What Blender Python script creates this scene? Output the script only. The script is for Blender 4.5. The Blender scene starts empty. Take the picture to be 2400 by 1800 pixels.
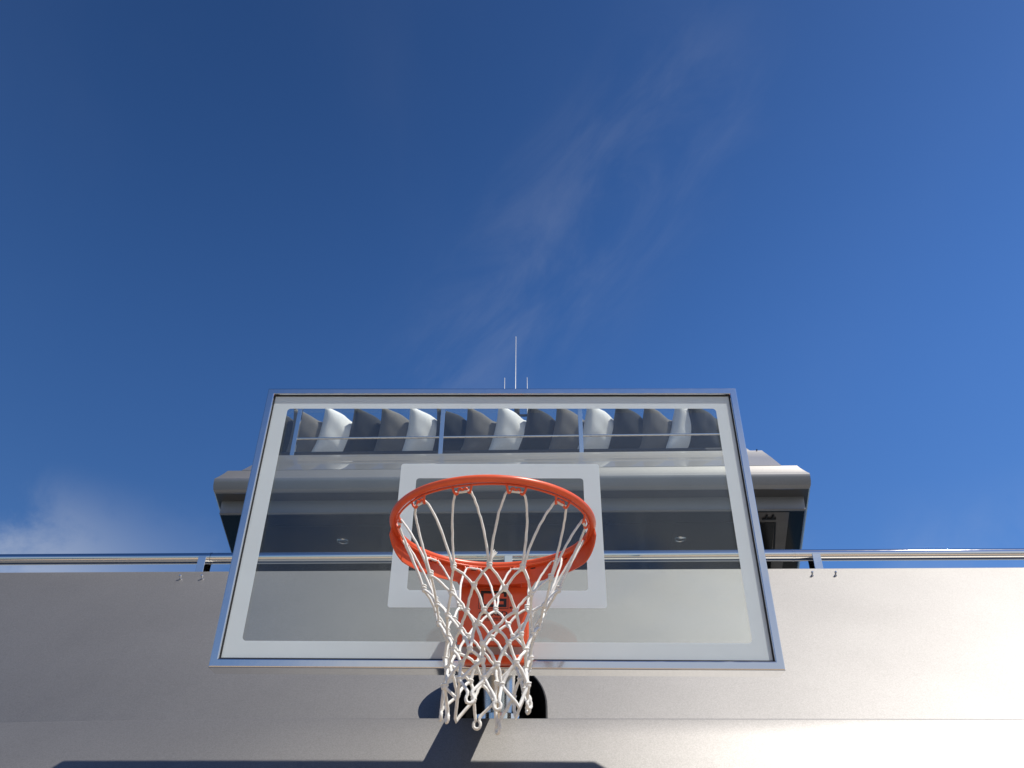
import bpy, bmesh, math, random
from mathutils import Vector, Matrix, Quaternion
R = math.radians
random.seed(7)
sc = bpy.context.scene
COL = sc.collection

# ------------------------------------------------------------------ camera
cd = bpy.data.cameras.new('camera')
cam = bpy.data.objects.new('camera', cd)
COL.objects.link(cam)
rt = Vector((0.9998437, 0.01474524, 0.00975509))
up = Vector((0.00050016, -0.57512601, 0.81806468))
fw = Vector((-0.01767296, 0.81793194, 0.57504349))
cam.matrix_world = Matrix(((rt.x, up.x, -fw.x, 0), (rt.y, up.y, -fw.y, 0), (rt.z, up.z, -fw.z, 0), (0, 0, 0, 1)))
cd.sensor_width = 36; cd.lens = 36 * 1947.7 / 2400
cd.clip_start = 0.05; cd.clip_end = 20000
sc.camera = cam
sc.view_settings.view_transform = 'Standard'
sc.view_settings.look = 'None'
sc.view_settings.exposure = 0.0
sc.view_settings.gamma = 1
sc.cycles.transparent_max_bounces = 24
sc.cycles.max_bounces = 12

# ------------------------------------------------------------------ sun and sky
SUN = Vector((0.405, -0.230, 0.885)).normalized()
ld = bpy.data.lights.new('sun', 'SUN'); ld.energy = 5.0; ld.angle = R(0.53); ld.color = (1.0, 0.955, 0.89)
sun = bpy.data.objects.new('sun', ld); COL.objects.link(sun)
sun.rotation_mode = 'QUATERNION'; sun.rotation_quaternion = SUN.to_track_quat('Z', 'Y')
sun.location = SUN * 30

W = bpy.data.worlds.new('World'); sc.world = W; W.use_nodes = True
nt = W.node_tree; N = nt.nodes; L = nt.links; N.clear()
def nd(t, **k):
    n = N.new(t)
    for a, b in k.items(): setattr(n, a, b)
    return n
sky = nd('ShaderNodeTexSky', sky_type='NISHITA', sun_disc=False, sun_elevation=math.asin(SUN.z),
         sun_rotation=math.atan2(SUN.x, SUN.y), altitude=0, air_density=1.0, dust_density=0.3, ozone_density=4.0)
tc = nd('ShaderNodeTexCoord')
hsv = nd('ShaderNodeHueSaturation'); hsv.inputs['Hue'].default_value = 0.509; hsv.inputs['Saturation'].default_value = 1.25; hsv.inputs['Value'].default_value = 1.42
geo = nd('ShaderNodeTexCoord'); sp0 = nd('ShaderNodeSeparateXYZ'); L.new(geo.outputs['Generated'], sp0.inputs[0])
def mr0(sock, a, b, c, d):
    r = nd('ShaderNodeMapRange', interpolation_type='SMOOTHSTEP')
    for i, q in enumerate((a, b, c, d)): r.inputs[i + 1].default_value = q
    L.new(sock, r.inputs[0]); return r.outputs[0]
g1 = nd('ShaderNodeMath', operation='MULTIPLY')                # clearer air overhead and away from the sun
L.new(mr0(sp0.outputs[0], -0.55, 0.6, 0.80, 1.16), g1.inputs[0]); L.new(mr0(sp0.outputs[2], 0.97, 0.50, 0.76, 1.24), g1.inputs[1])
gs = nd('ShaderNodeVectorMath', operation='SCALE'); L.new(sky.outputs[0], gs.inputs[0]); L.new(g1.outputs[0], gs.inputs['Scale'])
L.new(gs.outputs[0], hsv.inputs['Color'])
def cloud(scale, vec_scale, lo, hi, seed, dist=0.6, rough=0.6):
    m = nd('ShaderNodeMapping'); m.inputs['Scale'].default_value = vec_scale; m.inputs['Location'].default_value = seed
    L.new(tc.outputs['Generated'], m.inputs[0])
    n = nd('ShaderNodeTexNoise'); n.inputs['Scale'].default_value = scale; n.inputs['Detail'].default_value = 7
    n.inputs['Roughness'].default_value = rough; n.inputs['Distortion'].default_value = dist
    L.new(m.outputs[0], n.inputs['Vector'])
    r = nd('ShaderNodeMapRange', interpolation_type='SMOOTHSTEP'); r.inputs[1].default_value = lo; r.inputs[2].default_value = hi
    L.new(n.outputs[0], r.inputs[0]); return r.outputs[0]
sep = nd('ShaderNodeSeparateXYZ'); L.new(tc.outputs['Generated'], sep.inputs[0])
def mrange(sock, a, b, c, d):
    r = nd('ShaderNodeMapRange', interpolation_type='SMOOTHSTEP')
    for i, q in enumerate((a, b, c, d)): r.inputs[i + 1].default_value = q
    L.new(sock, r.inputs[0]); return r.outputs[0]
def math_(op, a, b):
    m = nd('ShaderNodeMath', operation=op)
    for i, q in enumerate((a, b)):
        if isinstance(q, (int, float)): m.inputs[i].default_value = q
        else: L.new(q, m.inputs[i])
    return m.outputs[0]
# low wisps towards the front-left horizon, thin cirrus veil overhead, fair-weather cumulus astern
low = math_('MULTIPLY', mrange(sep.outputs[2], 0.33, 0.44, 1, 0), mrange(sep.outputs[0], -0.55, -0.36, 1, 0.22))
wisp = math_('MULTIPLY', cloud(3.4, (1, 1, 1.8), 0.42, 0.66, (3.22, 0.4, 1.7), 0.5, 0.62), low)
cirrus = math_('MULTIPLY', cloud(2.4, (1.6, 0.9, 1.0), 0.46, 0.80, (0.3, 2.0, 5.2), 0.2, 0.50), 0.012)
astern = math_('MULTIPLY', math_('MULTIPLY', mrange(sep.outputs[1], 0.1, -0.35, 0, 1), mrange(sep.outputs[2], 0.36, 0.62, 1, 0.0)), mrange(sep.outputs[0], -0.36, -0.12, 0.08, 1))
cum = math_('MULTIPLY', cloud(2.6, (1, 1, 1.9), 0.24, 0.52, (7.3, 1.9, 0.2), 0.3, 0.6), astern)
# a faint diagonal streak of cirrus above the board
def dirmask(d, inner, outer):
    v = nd('ShaderNodeVectorMath', operation='DOT_PRODUCT'); L.new(tc.outputs['Generated'], v.inputs[0]); v.inputs[1].default_value = Vector(d).normalized()
    return mrange(v.outputs['Value'], math.cos(R(outer)), math.cos(R(inner)), 0, 1)
def dotv(d):
    v = nd('ShaderNodeVectorMath', operation='DOT_PRODUCT'); L.new(tc.outputs['Generated'], v.inputs[0]); v.inputs[1].default_value = d; return v.outputs['Value']
c0 = Vector((0.038, 0.721, 0.692)).normalized(); c1 = (Vector((0.107, 0.664, 0.74)) - Vector((-0.033, 0.787, 0.616))).normalized(); c2 = c0.cross(c1).normalized()
cx = nd('ShaderNodeCombineXYZ'); L.new(math_('MULTIPLY', dotv(c1), 3.0), cx.inputs[0]); L.new(math_('MULTIPLY', dotv(c2), 7.0), cx.inputs[1])
sn = nd('ShaderNodeTexNoise'); sn.inputs['Scale'].default_value = 1.6; sn.inputs['Detail'].default_value = 8; sn.inputs['Roughness'].default_value = 0.6; sn.inputs['Distortion'].default_value = 0.5
L.new(cx.outputs[0], sn.inputs['Vector'])
band = mrange(math_('ABSOLUTE', dotv(c2), 0), 0.16, 0.0, 0, 1)
streak = math_('MULTIPLY', math_('MULTIPLY', mrange(sn.outputs[0], 0.35, 0.75, 0, 1), band), math_('MULTIPLY', dirmask(c0, 1, 22), 0.085))
tot = math_('MINIMUM', math_('ADD', math_('ADD', math_('ADD', math_('MULTIPLY', wisp, 0.50), streak), cirrus), math_('MAXIMUM', math_('MULTIPLY', cum, 0.9), math_('MULTIPLY', math_('MULTIPLY', mrange(sep.outputs[1], -0.6, -0.9, 0, 1), mrange(sep.outputs[0], -0.33, 0.02, 0.15, 1)), mrange(sep.outputs[2], 0.26, 0.46, 0.72, 0)))), 1)
mix = nd('ShaderNodeMix', data_type='RGBA'); L.new(tot, mix.inputs[0]); L.new(hsv.outputs[0], mix.inputs[6])
mix.inputs[7].default_value = (8.5, 9.0, 9.8, 1)
bg = nd('ShaderNodeBackground'); bg.inputs[1].default_value = 0.072
L.new(mix.outputs[2], bg.inputs[0])
wo = nd('ShaderNodeOutputWorld'); L.new(bg.outputs[0], wo.inputs[0])

# ------------------------------------------------------------------ materials
def mat(name, col, rough=0.5, metal=0.0, spec=0.5, coat=0.0, coat_r=0.05, noise=None, bump=None, rnoise=None, sheen=0):
    m = bpy.data.materials.new(name); m.use_nodes = True
    t = m.node_tree; b = t.nodes['Principled BSDF']
    b.inputs['Base Color'].default_value = (*col, 1); b.inputs['Roughness'].default_value = rough
    b.inputs['Metallic'].default_value = metal; b.inputs['Specular IOR Level'].default_value = spec
    b.inputs['Coat Weight'].default_value = coat; b.inputs['Coat Roughness'].default_value = coat_r
    if sheen: b.inputs['Sheen Weight'].default_value = sheen
    co = t.nodes.new('ShaderNodeTexCoord')
    def ns(scale, det=4, r=0.6):
        n = t.nodes.new('ShaderNodeTexNoise'); n.inputs['Scale'].default_value = scale
        n.inputs['Detail'].default_value = det; n.inputs['Roughness'].default_value = r
        t.links.new(co.outputs['Object'], n.inputs['Vector']); return n
    def mr(s, a, b_, c, d):
        q = t.nodes.new('ShaderNodeMapRange')
        for i, v in enumerate((a, b_, c, d)): q.inputs[i + 1].default_value = v
        t.links.new(s, q.inputs[0]); return q.outputs[0]
    if noise:
        sc_, lo, hi = noise
        n = ns(sc_); f = mr(n.outputs[0], 0.3, 0.7, lo, hi)
        v = t.nodes.new('ShaderNodeVectorMath'); v.operation = 'SCALE'; v.inputs[0].default_value = col
        t.links.new(f, v.inputs['Scale']); t.links.new(v.outputs[0], b.inputs['Base Color'])
    if rnoise:
        sc_, lo, hi = rnoise
        n = ns(sc_); t.links.new(mr(n.outputs[0], 0.3, 0.7, lo, hi), b.inputs['Roughness'])
    if bump:
        sc_, st, ds = bump
        n = ns(sc_); bu = t.nodes.new('ShaderNodeBump'); bu.inputs['Strength'].default_value = st; bu.inputs['Distance'].default_value = ds
        t.links.new(n.outputs[0], bu.inputs['Height']); t.links.new(bu.outputs[0], b.inputs['Normal'])
    return m

def paint(name, col, rough, metal, coat, flake=0.11):
    """metallic yacht paint: fine flakes that tilt the normal, faint mottling"""
    m = mat(name, col, rough, metal, 0.5, coat, 0.03)
    t = m.node_tree; b = t.nodes['Principled BSDF']; co = t.nodes.new('ShaderNodeTexCoord')
    vo = t.nodes.new('ShaderNodeTexVoronoi'); vo.inputs['Scale'].default_value = 420
    t.links.new(co.outputs['Object'], vo.inputs['Vector'])
    sep_ = t.nodes.new('ShaderNodeSeparateColor'); t.links.new(vo.outputs['Color'], sep_.inputs[0])
    n = t.nodes.new('ShaderNodeTexNoise'); n.inputs['Scale'].default_value = 2.3; n.inputs['Detail'].default_value = 5
    t.links.new(co.outputs['Object'], n.inputs['Vector'])
    a = t.nodes.new('ShaderNodeMapRange'); a.inputs[1].default_value = 0; a.inputs[2].default_value = 1
    a.inputs[3].default_value = 1 - flake; a.inputs[4].default_value = 1 + flake; t.links.new(sep_.outputs[0], a.inputs[0])
    c = t.nodes.new('ShaderNodeMapRange'); c.inputs[1].default_value = 0.3; c.inputs[2].default_value = 0.7
    c.inputs[3].default_value = 0.95; c.inputs[4].default_value = 1.04; t.links.new(n.outputs[0], c.inputs[0])
    mu = t.nodes.new('ShaderNodeMath'); mu.operation = 'MULTIPLY'; t.links.new(a.outputs[0], mu.inputs[0]); t.links.new(c.outputs[0], mu.inputs[1])
    v = t.nodes.new('ShaderNodeVectorMath'); v.operation = 'SCALE'; v.inputs[0].default_value = col
    t.links.new(mu.outputs[0], v.inputs['Scale']); t.links.new(v.outputs[0], b.inputs['Base Color'])
    bu = t.nodes.new('ShaderNodeBump'); bu.inputs['Strength'].default_value = 0.06; bu.inputs['Distance'].default_value = 0.001
    t.links.new(vo.outputs['Color'], bu.inputs['Height']); t.links.new(bu.outputs[0], b.inputs['Normal'])
    return m

def glassmat(name, tint, extra=0.0):
    m = bpy.data.materials.new(name); m.use_nodes = True; t = m.node_tree; t.nodes.clear()
    fr = t.nodes.new('ShaderNodeFresnel'); fr.inputs[0].default_value = 1.5
    tr = t.nodes.new('ShaderNodeBsdfTransparent'); tr.inputs[0].default_value = (*tint, 1)
    gl = t.nodes.new('ShaderNodeBsdfGlossy'); gl.inputs['Roughness'].default_value = 0.0
    gl.inputs[0].default_value = (1, 1, 1, 1)
    mx = t.nodes.new('ShaderNodeMixShader'); o = t.nodes.new('ShaderNodeOutputMaterial')
    # front faces only carry the reflection; the second surface adds a weaker one
    t.links.new(fr.outputs[0], mx.inputs[0]); t.links.new(tr.outputs[0], mx.inputs[1]); t.links.new(gl.outputs[0], mx.inputs[2])
    # thin, uneven film of salt and dust
    co = t.nodes.new('ShaderNodeTexCoord'); n = t.nodes.new('ShaderNodeTexNoise'); n.inputs['Scale'].default_value = 3.5; n.inputs['Detail'].default_value = 8; n.inputs['Roughness'].default_value = 0.65
    t.links.new(co.outputs['Object'], n.inputs['Vector'])
    r = t.nodes.new('ShaderNodeMapRange')
    for i, v in enumerate((0.40, 0.75, 0.002, 0.020)): r.inputs[i + 1].default_value = v
    t.links.new(n.outputs[0], r.inputs[0])
    df = t.nodes.new('ShaderNodeBsdfDiffuse'); df.inputs[0].default_value = (0.8, 0.8, 0.78, 1)
    m3 = t.nodes.new('ShaderNodeMixShader'); t.links.new(r.outputs[0], m3.inputs[0]); t.links.new(mx.outputs[0], m3.inputs[1]); t.links.new(df.outputs[0], m3.inputs[2])
    t.links.new(m3.outputs[0], o.inputs[0]); return m

M = {}
M['hull'] = paint('silver_grey_metallic_paint', (0.302, 0.292, 0.278), 0.55, 0.93, 0.0)
M['hull_gloss'] = paint('silver_grey_gloss_paint', (0.315, 0.305, 0.29), 0.52, 0.90, 0.35, 0.08)
M['soffit'] = mat('black_gloss_panel', (0.012, 0.012, 0.012), 0.12, 0, 0.25, 0.0, noise=(1.5, 0.8, 1.3))
M['soffit_lit'] = mat('lit_soffit_tone', (0.15, 0.137, 0.125), 0.15, 0, 0.5, noise=(3, 0.9, 1.1))  # soffit colour brightened for the light it catches on the right
M['steel'] = mat('polished_stainless_steel', (0.80, 0.80, 0.79), 0.035, 1.0, bump=(9, 0.05, 0.004), rnoise=(40, 0.02, 0.07))
M['rail'] = mat('polished_rail_steel', (0.80, 0.79, 0.77), 0.045, 1.0, rnoise=(60, 0.04, 0.055))
M['alu'] = mat('anodised_aluminium_frame', (0.70, 0.70, 0.70), 0.09, 1.0, bump=(7, 0.07, 0.005), rnoise=(30, 0.06, 0.15))
M['gasket'] = mat('black_rubber', (0.012, 0.012, 0.013), 0.6)
M['niche'] = mat('black_recess_lining', (0.008, 0.008, 0.009), 0.5)
M['orange'] = mat('orange_powder_coat', (0.76, 0.108, 0.032), 0.34, 0, 0.5, bump=(240, 0.10, 0.0006), noise=(14, 0.90, 1.06), rnoise=(25, 0.28, 0.42))
M['black'] = mat('black_print', (0.02, 0.017, 0.016), 0.5)
M['cord'] = mat('white_braided_cord', (0.86, 0.845, 0.79), 0.8, 0, 0.3, noise=(60, 0.82, 1.05), bump=(520, 0.55, 0.0012))
M['bolt'] = mat('zinc_plated_bolt', (0.55, 0.54, 0.52), 0.3, 1.0, noise=(80, 0.7, 1.1))
M['white_f'] = mat('white_woven_fabric', (0.88, 0.87, 0.85), 0.9, 0, 0.2, noise=(90, 0.93, 1.04), bump=(260, 0.4, 0.002), sheen=0.2)
M['grey_f'] = mat('taupe_woven_fabric', (0.17, 0.158, 0.145), 0.9, 0, 0.2, noise=(110, 0.75, 1.2), bump=(260, 0.4, 0.002), sheen=0.2)
M['dark_f'] = mat('charcoal_woven_fabric', (0.026, 0.028, 0.032), 0.9, 0, 0.2, noise=(110, 0.75, 1.25), bump=(260, 0.4, 0.002), sheen=0.2)
M['seat_f'] = mat('slate_seat_fabric', (0.07, 0.07, 0.075), 0.9, 0, 0.2, noise=(60, 0.85, 1.15))
M['ant'] = mat('white_fibreglass', (0.85, 0.85, 0.84), 0.4)
M['mast'] = mat('black_painted_mast', (0.02, 0.02, 0.022), 0.4)
M['glass'] = glassmat('tempered_glass', (0.925, 0.955, 0.94))
# frosted white ceramic print on the glass: slightly see-through
def frosted():
    m = mat('frosted_white_print', (0.86, 0.93, 0.95), 0.45, noise=(5, 0.97, 1.02))
    t = m.node_tree; b = t.nodes['Principled BSDF']; o = t.nodes['Material Output']
    tl = t.nodes.new('ShaderNodeBsdfTranslucent'); tl.inputs[0].default_value = (0.78, 0.83, 0.86, 1)
    m1 = t.nodes.new('ShaderNodeMixShader'); m1.inputs[0].default_value = 0.42
    t.links.new(b.outputs[0], m1.inputs[1]); t.links.new(tl.outputs[0], m1.inputs[2])
    tr = t.nodes.new('ShaderNodeBsdfTransparent')
    m2 = t.nodes.new('ShaderNodeMixShader'); m2.inputs[0].default_value = 0.13
    t.links.new(m1.outputs[0], m2.inputs[1]); t.links.new(tr.outputs[0], m2.inputs[2]); t.links.new(m2.outputs[0], o.inputs[0])
    return m
M['frost'] = frosted()

# ------------------------------------------------------------------ mesh helpers
ANG = -0.0216                                        # the yacht sits turned by 1.2 degrees
def tag(o, label=None, cat=None, group=None, kind=None):
    for k, v in (('label', label), ('category', cat), ('group', group), ('kind', kind)):
        if v: o[k] = v
    return o
def empty(name, loc=(0, 0, 0), rz=0.0):
    o = bpy.data.objects.new(name, None); COL.objects.link(o); o.location = loc; o.rotation_euler = (0, 0, rz)
    o.empty_display_size = 0.1; return o
class MB:
    def __init__(s): s.v = []; s.f = []
    def add(s, vs, fs):
        b = len(s.v); s.v += [tuple(v) for v in vs]; s.f += [tuple(i + b for i in f) for f in fs]
    def box(s, x0, x1, y0, y1, z0, z1):
        s.add([(x, y, z) for x in (x0, x1) for y in (y0, y1) for z in (z0, z1)],
              [(0, 1, 3, 2), (4, 6, 7, 5), (0, 4, 5, 1), (2, 3, 7, 6), (0, 2, 6, 4), (1, 5, 7, 3)])
    def prism(s, poly, axis, a, b):
        """poly: list of 2D points, extruded along axis 0/1/2 between a and b"""
        def P(p, c):
            if axis == 0: return (c, p[0], p[1])
            if axis == 1: return (p[0], c, p[1])
            return (p[0], p[1], c)
        n = len(poly)
        s.add([P(p, a) for p in poly] + [P(p, b) for p in poly],
              [tuple(range(n))[::-1], tuple(range(n, 2 * n))] + [(i, (i + 1) % n, n + (i + 1) % n, n + i) for i in range(n)])
    def tube(s, pts, rad, seg=10, closed=False, caps=True):
        pts = [Vector(p) for p in pts]; n = len(pts)
        rr = rad if isinstance(rad, (list, tuple)) else [rad] * n
        base = len(s.v); prev = None
        for i, p in enumerate(pts):
            if closed: t = pts[(i + 1) % n] - pts[i - 1]
            else: t = pts[min(i + 1, n - 1)] - pts[max(i - 1, 0)]
            if t.length < 1e-9: t = Vector((0, 0, 1))
            t.normalize()
            if prev is None:
                a = Vector((0, 0, 1)) if abs(t.z) < 0.9 else Vector((1, 0, 0))
                u = t.cross(a).normalized()
            else:
                u = (prev - t * prev.dot(t))
                u = u.normalized() if u.length > 1e-6 else t.orthogonal().normalized()
            prev = u; w = t.cross(u)
            for k in range(seg):
                an = 2 * math.pi * k / seg
                s.v.append(tuple(p + (u * math.cos(an) + w * math.sin(an)) * rr[i]))
        m = n if closed else n - 1
        for i in range(m):
            for k in range(seg):
                a = base + i * seg + k; b = base + i * seg + (k + 1) % seg
                c = base + ((i + 1) % n) * seg + (k + 1) % seg; d = base + ((i + 1) % n) * seg + k
                s.f.append((a, b, c, d))
        if caps and not closed:
            s.f.append(tuple(base + k for k in range(seg))[::-1]); s.f.append(tuple(base + (n - 1) * seg + k for k in range(seg)))
    def cyl(s, c, r, z0, z1, seg=32, r2=None):
        r2 = r if r2 is None else r2
        s.add([(c[0] + r * math.cos(2 * math.pi * k / seg), c[1] + r * math.sin(2 * math.pi * k / seg), z0) for k in range(seg)] +
              [(c[0] + r2 * math.cos(2 * math.pi * k / seg), c[1] + r2 * math.sin(2 * math.pi * k / seg), z1) for k in range(seg)],
              [tuple(range(seg))[::-1], tuple(range(seg, 2 * seg))] + [(k, (k + 1) % seg, seg + (k + 1) % seg, seg + k) for k in range(seg)])
    def ball(s, c, r, seg=8, rings=5, sq=(1, 1, 1)):
        c = Vector(c); vs = [c + Vector((0, 0, r * sq[2]))]
        for i in range(1, rings):
            th = math.pi * i / rings
            for k in range(seg):
                ph = 2 * math.pi * k / seg
                vs.append(c + Vector((r * math.sin(th) * math.cos(ph) * sq[0], r * math.sin(th) * math.sin(ph) * sq[1], r * math.cos(th) * sq[2])))
        vs.append(c - Vector((0, 0, r * sq[2]))); fs = [(0, 1 + k, 1 + (k + 1) % seg) for k in range(seg)]
        for i in range(rings - 2):
            for k in range(seg):
                a = 1 + i * seg + k; b = 1 + i * seg + (k + 1) % seg
                fs.append((a, a + seg, b + seg, b))
        e = len(vs) - 1; o = 1 + (rings - 2) * seg
        fs += [(o + k, e, o + (k + 1) % seg) for k in range(seg)]
        s.add(vs, fs)
    def build(s, name, m, parent=None, smooth=False, ang=35, bevel=0, loc=None, rz=None, origin=None):
        """verts are given in the parent's frame; origin moves the object's own origin there"""
        me = bpy.data.meshes.new(name)
        vs = s.v
        if origin is not None:
            o_ = Vector(origin); vs = [tuple(Vector(v) - o_) for v in s.v]
        me.from_pydata(vs, [], s.f); me.update()
        bm = bmesh.new(); bm.from_mesh(me)
        bmesh.ops.remove_doubles(bm, verts=bm.verts, dist=1e-5)
        bmesh.ops.recalc_face_normals(bm, faces=bm.faces)
        bm.to_mesh(me); bm.free()
        if smooth:
            me.shade_smooth(); me.set_sharp_from_angle(angle=R(ang))
        for q in (m if isinstance(m, list) else [m]): me.materials.append(q)
        o = bpy.data.objects.new(name, me); COL.objects.link(o)
        if origin is not None: o.location = origin
        if parent is not None: o.parent = parent
        if loc is not None: o.location = loc
        if rz is not None: o.rotation_euler[2] = rz
        if bevel:
            md = o.modifiers.new('bevel', 'BEVEL'); md.width = bevel; md.segments = 2; md.limit_method = 'ANGLE'; md.angle_limit = R(40)
        return o
def bez(a, b, c, d, n):
    a, b, c, d = map(Vector, (a, b, c, d)); r = []
    for i in range(n + 1):
        t = i / n; r.append(a * (1 - t) ** 3 + b * 3 * t * (1 - t) ** 2 + c * 3 * t * t * (1 - t) + d * t ** 3)
    return r

# ------------------------------------------------------------------ sea and deck underfoot
sm = MB(); K = 6000; sm.add([(-K, -K, -9), (K, -K, -9), (K, K, -9), (-K, K, -9)], [(0, 1, 2, 3)])
M['sea'] = mat('sea_water', (0.010, 0.035, 0.055), 0.12, 0, 0.5, bump=(0.35, 0.6, 0.5))
tag(sm.build('water', M['sea']), kind='structure')
def teak():
    m = mat('teak_planks', (0.42, 0.30, 0.19), 0.7)
    t = m.node_tree; b = t.nodes['Principled BSDF']; co = t.nodes.new('ShaderNodeTexCoord')
    wv = t.nodes.new('ShaderNodeTexWave'); wv.bands_direction = 'X'; wv.inputs['Scale'].default_value = 3.6; wv.inputs['Distortion'].default_value = 0
    t.links.new(co.outputs['Object'], wv.inputs[0])
    r = t.nodes.new('ShaderNodeValToRGB'); r.color_ramp.elements[0].position = 0.02; r.color_ramp.elements[0].color = (0.03, 0.025, 0.02, 1)
    r.color_ramp.elements[1].position = 0.05; r.color_ramp.elements[1].color = (0.44, 0.33, 0.22, 1)
    t.links.new(wv.outputs[0], r.inputs[0]); t.links.new(r.outputs[0], b.inputs['Base Color']); return m
dk = MB(); dk.box(-6.5, 6.5, -12, 2.05, -1.9, -1.6)
tag(dk.build('deck', teak(), rz=ANG), kind='structure')

# ------------------------------------------------------------------ raked bulwark below and behind the hoop
XL, XR = -6.5, 6.5
def bend(x):                                         # the left wing falls slightly away
    if x > -0.3: return 0.0
    d = min(-0.3 - x, 1.9); return 0.030 * d * d + (0.03 * 2 * 1.9) * max(0, -0.3 - x - 1.9)
bul = empty('raked_bulwark', (0, 0, 0), ANG)
tag(bul, 'silver grey metallic raked bulwark behind the backboard, with an arched black recess', 'wall')
xs = [XL, -5, -4, -3.2] + [-2.8 + 0.12 * k for k in range(21)] + [-0.291]
C45 = math.cos(R(45))
def upt(x, t):                                       # point on the upper panel, t metres up the slope
    f = max(0, 1 - t / 1.238)
    return (x, 2.757 + t * C45 + bend(x) * f, 0.628 + t * C45)
T = 1.238; CX = -0.144; HW = 0.147; T0 = 0.10; RT = 0.27
up_ = MB()
def quad(mb, a, b, c, d): mb.add([a, b, c, d], [(0, 1, 2, 3)])
for a, b in zip(xs[:-1], xs[1:]):
    for k in range(8): quad(up_, upt(a, T * k / 8), upt(b, T * k / 8), upt(b, T * (k + 1) / 8), upt(a, T * (k + 1) / 8))
quad(up_, upt(CX + HW, 0), upt(XR, 0), upt(XR, T), upt(CX + HW, T))
NA = 28; arch = [(CX - HW, 0.0)] + [(CX + HW * -math.cos(math.pi * k / NA), T0 + RT * math.sin(math.pi * k / NA)) for k in range(NA + 1)] + [(CX + HW, 0.0)]
for k in range(1, NA + 1):
    (xa, ta), (xb, tb) = arch[k], arch[k + 1]
    quad(up_, upt(xa, ta), upt(xb, tb), upt(xb, T), upt(xa, T))
# top cap of the bulwark and its back face
cap = []
for x in xs[:-1] + [XR]:
    p = upt(x, T); cap.append(((x, p[1], p[2]), (x, p[1] + 0.012, p[2] + 0.006), (x, p[1] + 0.16, p[2] + 0.006), (x, p[1] + 0.16, p[2] - 0.9)))
for a, b in zip(cap[:-1], cap[1:]):
    for k in range(3): quad(up_, a[k], b[k], b[k + 1], a[k + 1])
up_.build('upper_panel', M['hull'], bul)
# arched recess
ni = MB(); DN = 0.34
def inn(p): return (p[0], p[1] + DN * C45, p[2] - DN * C45)
ap = [upt(*q) for q in arch]
for a, b in zip(ap[:-1], ap[1:]): quad(ni, a, b, inn(b), inn(a))
ni.add([inn(a) for a in ap], [tuple(range(len(ap)))])
quad(ni, ap[0], ap[-1], inn(ap[-1]), inn(ap[0]))
ni.build('recess', M['niche'], bul, smooth=True)
rl = MB(); rl.tube([Vector(p) + Vector((0, -0.001, 0.001)) for p in ap], 0.0035, 6)
rl.build('recess_trim', M['gasket'], bul, smooth=True)
# lower panel: stands a little proud, slightly flatter rake, then drops to the deck
lo = MB(); xs2 = [XL, -5, -4, -3.2] + [-2.8 + 0.12 * k for k in range(22)] + [-0.1, 0.25, 0.7, 1.2, 1.8, 2.5, 3.5, 5, XR]
sec = [(2.757, 0.600, 1, 0), (2.703, 0.6335, 1, 0), (2.700, 0.632, 1, 0)]
for k in range(11):
    t = k / 10; sec.append((2.696 - 0.496 * t, 0.629 - 0.574 * t, max(0, 1 - 3.2 * t), min(1, 3.6 * t)))
sec += [(2.02, -0.152, 0, 1), (1.99, -0.19, 0, 1), (1.985, -0.24, 0, 1), (1.985, -1.6, 0, 1)]
def lop(x, q): return (x, q[0] + bend(x) * q[2] + 0.0216 * max(-3, min(3, x)) * q[3], q[1])
vs = [lop(x, q) for x in xs2 for q in sec]; m_ = len(sec)
lo.add(vs, [(i * m_ + k, (i + 1) * m_ + k, (i + 1) * m_ + k + 1, i * m_ + k + 1) for i in range(len(xs2) - 1) for k in range(m_ - 1)])
lo.build('lower_panel', M['hull'], bul, smooth=True, ang=30)
# snap studs near the top edge
NV = Vector((0, -C45, C45))
for sx in (-1.667, -1.566, 1.197, 1.300):
    p = Vector(upt(sx, 1.156)); m_ = MB()
    m_.tube([p, p + NV * 0.003], 0.0065, 14); m_.tube([p + NV * 0.003, p + NV * 0.012], 0.0035, 10)
    m_.tube([p + NV * 0.012, p + NV * 0.014, p + NV * 0.020, p + NV * 0.023], [0.003, 0.0052, 0.0052, 0.002], 14)
    m_.build('snap_stud', M['steel'], bul, smooth=True, origin=tuple(p))

# ------------------------------------------------------------------ handrail on top of the bulwark
hr = empty('bulwark_handrail', (0, 3.7, 1.50), ANG)
hr.location = Matrix.Rotation(ANG, 3, 'Z') @ Vector((0, 3.7, 1.50))
tag(hr, 'polished stainless steel handrail on flat stanchions along the top of the bulwark', 'handrail')
HO = Vector((0, 3.7, 1.50))
t_ = MB(); tz = 1.594; ty = 3.69
def prof(mb, x0, x1):
    # rounded, slightly oval tube
    seg = 28; pts = [(ty + 0.030 * math.cos(2 * math.pi * k / seg), tz + 0.0265 * math.sin(2 * math.pi * k / seg)) for k in range(seg)]
    mb.prism([(a - HO.y, b - HO.z) for a, b in pts], 0, x0, x1)
for a, b in ((XL, -1.5905), (-1.589, 1.168), (1.1695, XR)): prof(t_, a, b)
t_.build('rail_tube', M['rail'], hr, smooth=True, ang=30)
for x in (-1.5945, 1.1645):
    c_ = MB(); seg = 28
    c_.prism([(ty + 0.0312 * math.cos(2 * math.pi * k / seg) - HO.y, tz + 0.0277 * math.sin(2 * math.pi * k / seg) - HO.z) for k in range(seg)], 0, x - 0.004, x + 0.004)
    c_.build('joint_collar', M['rail'], hr, smooth=True, ang=30)
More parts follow.
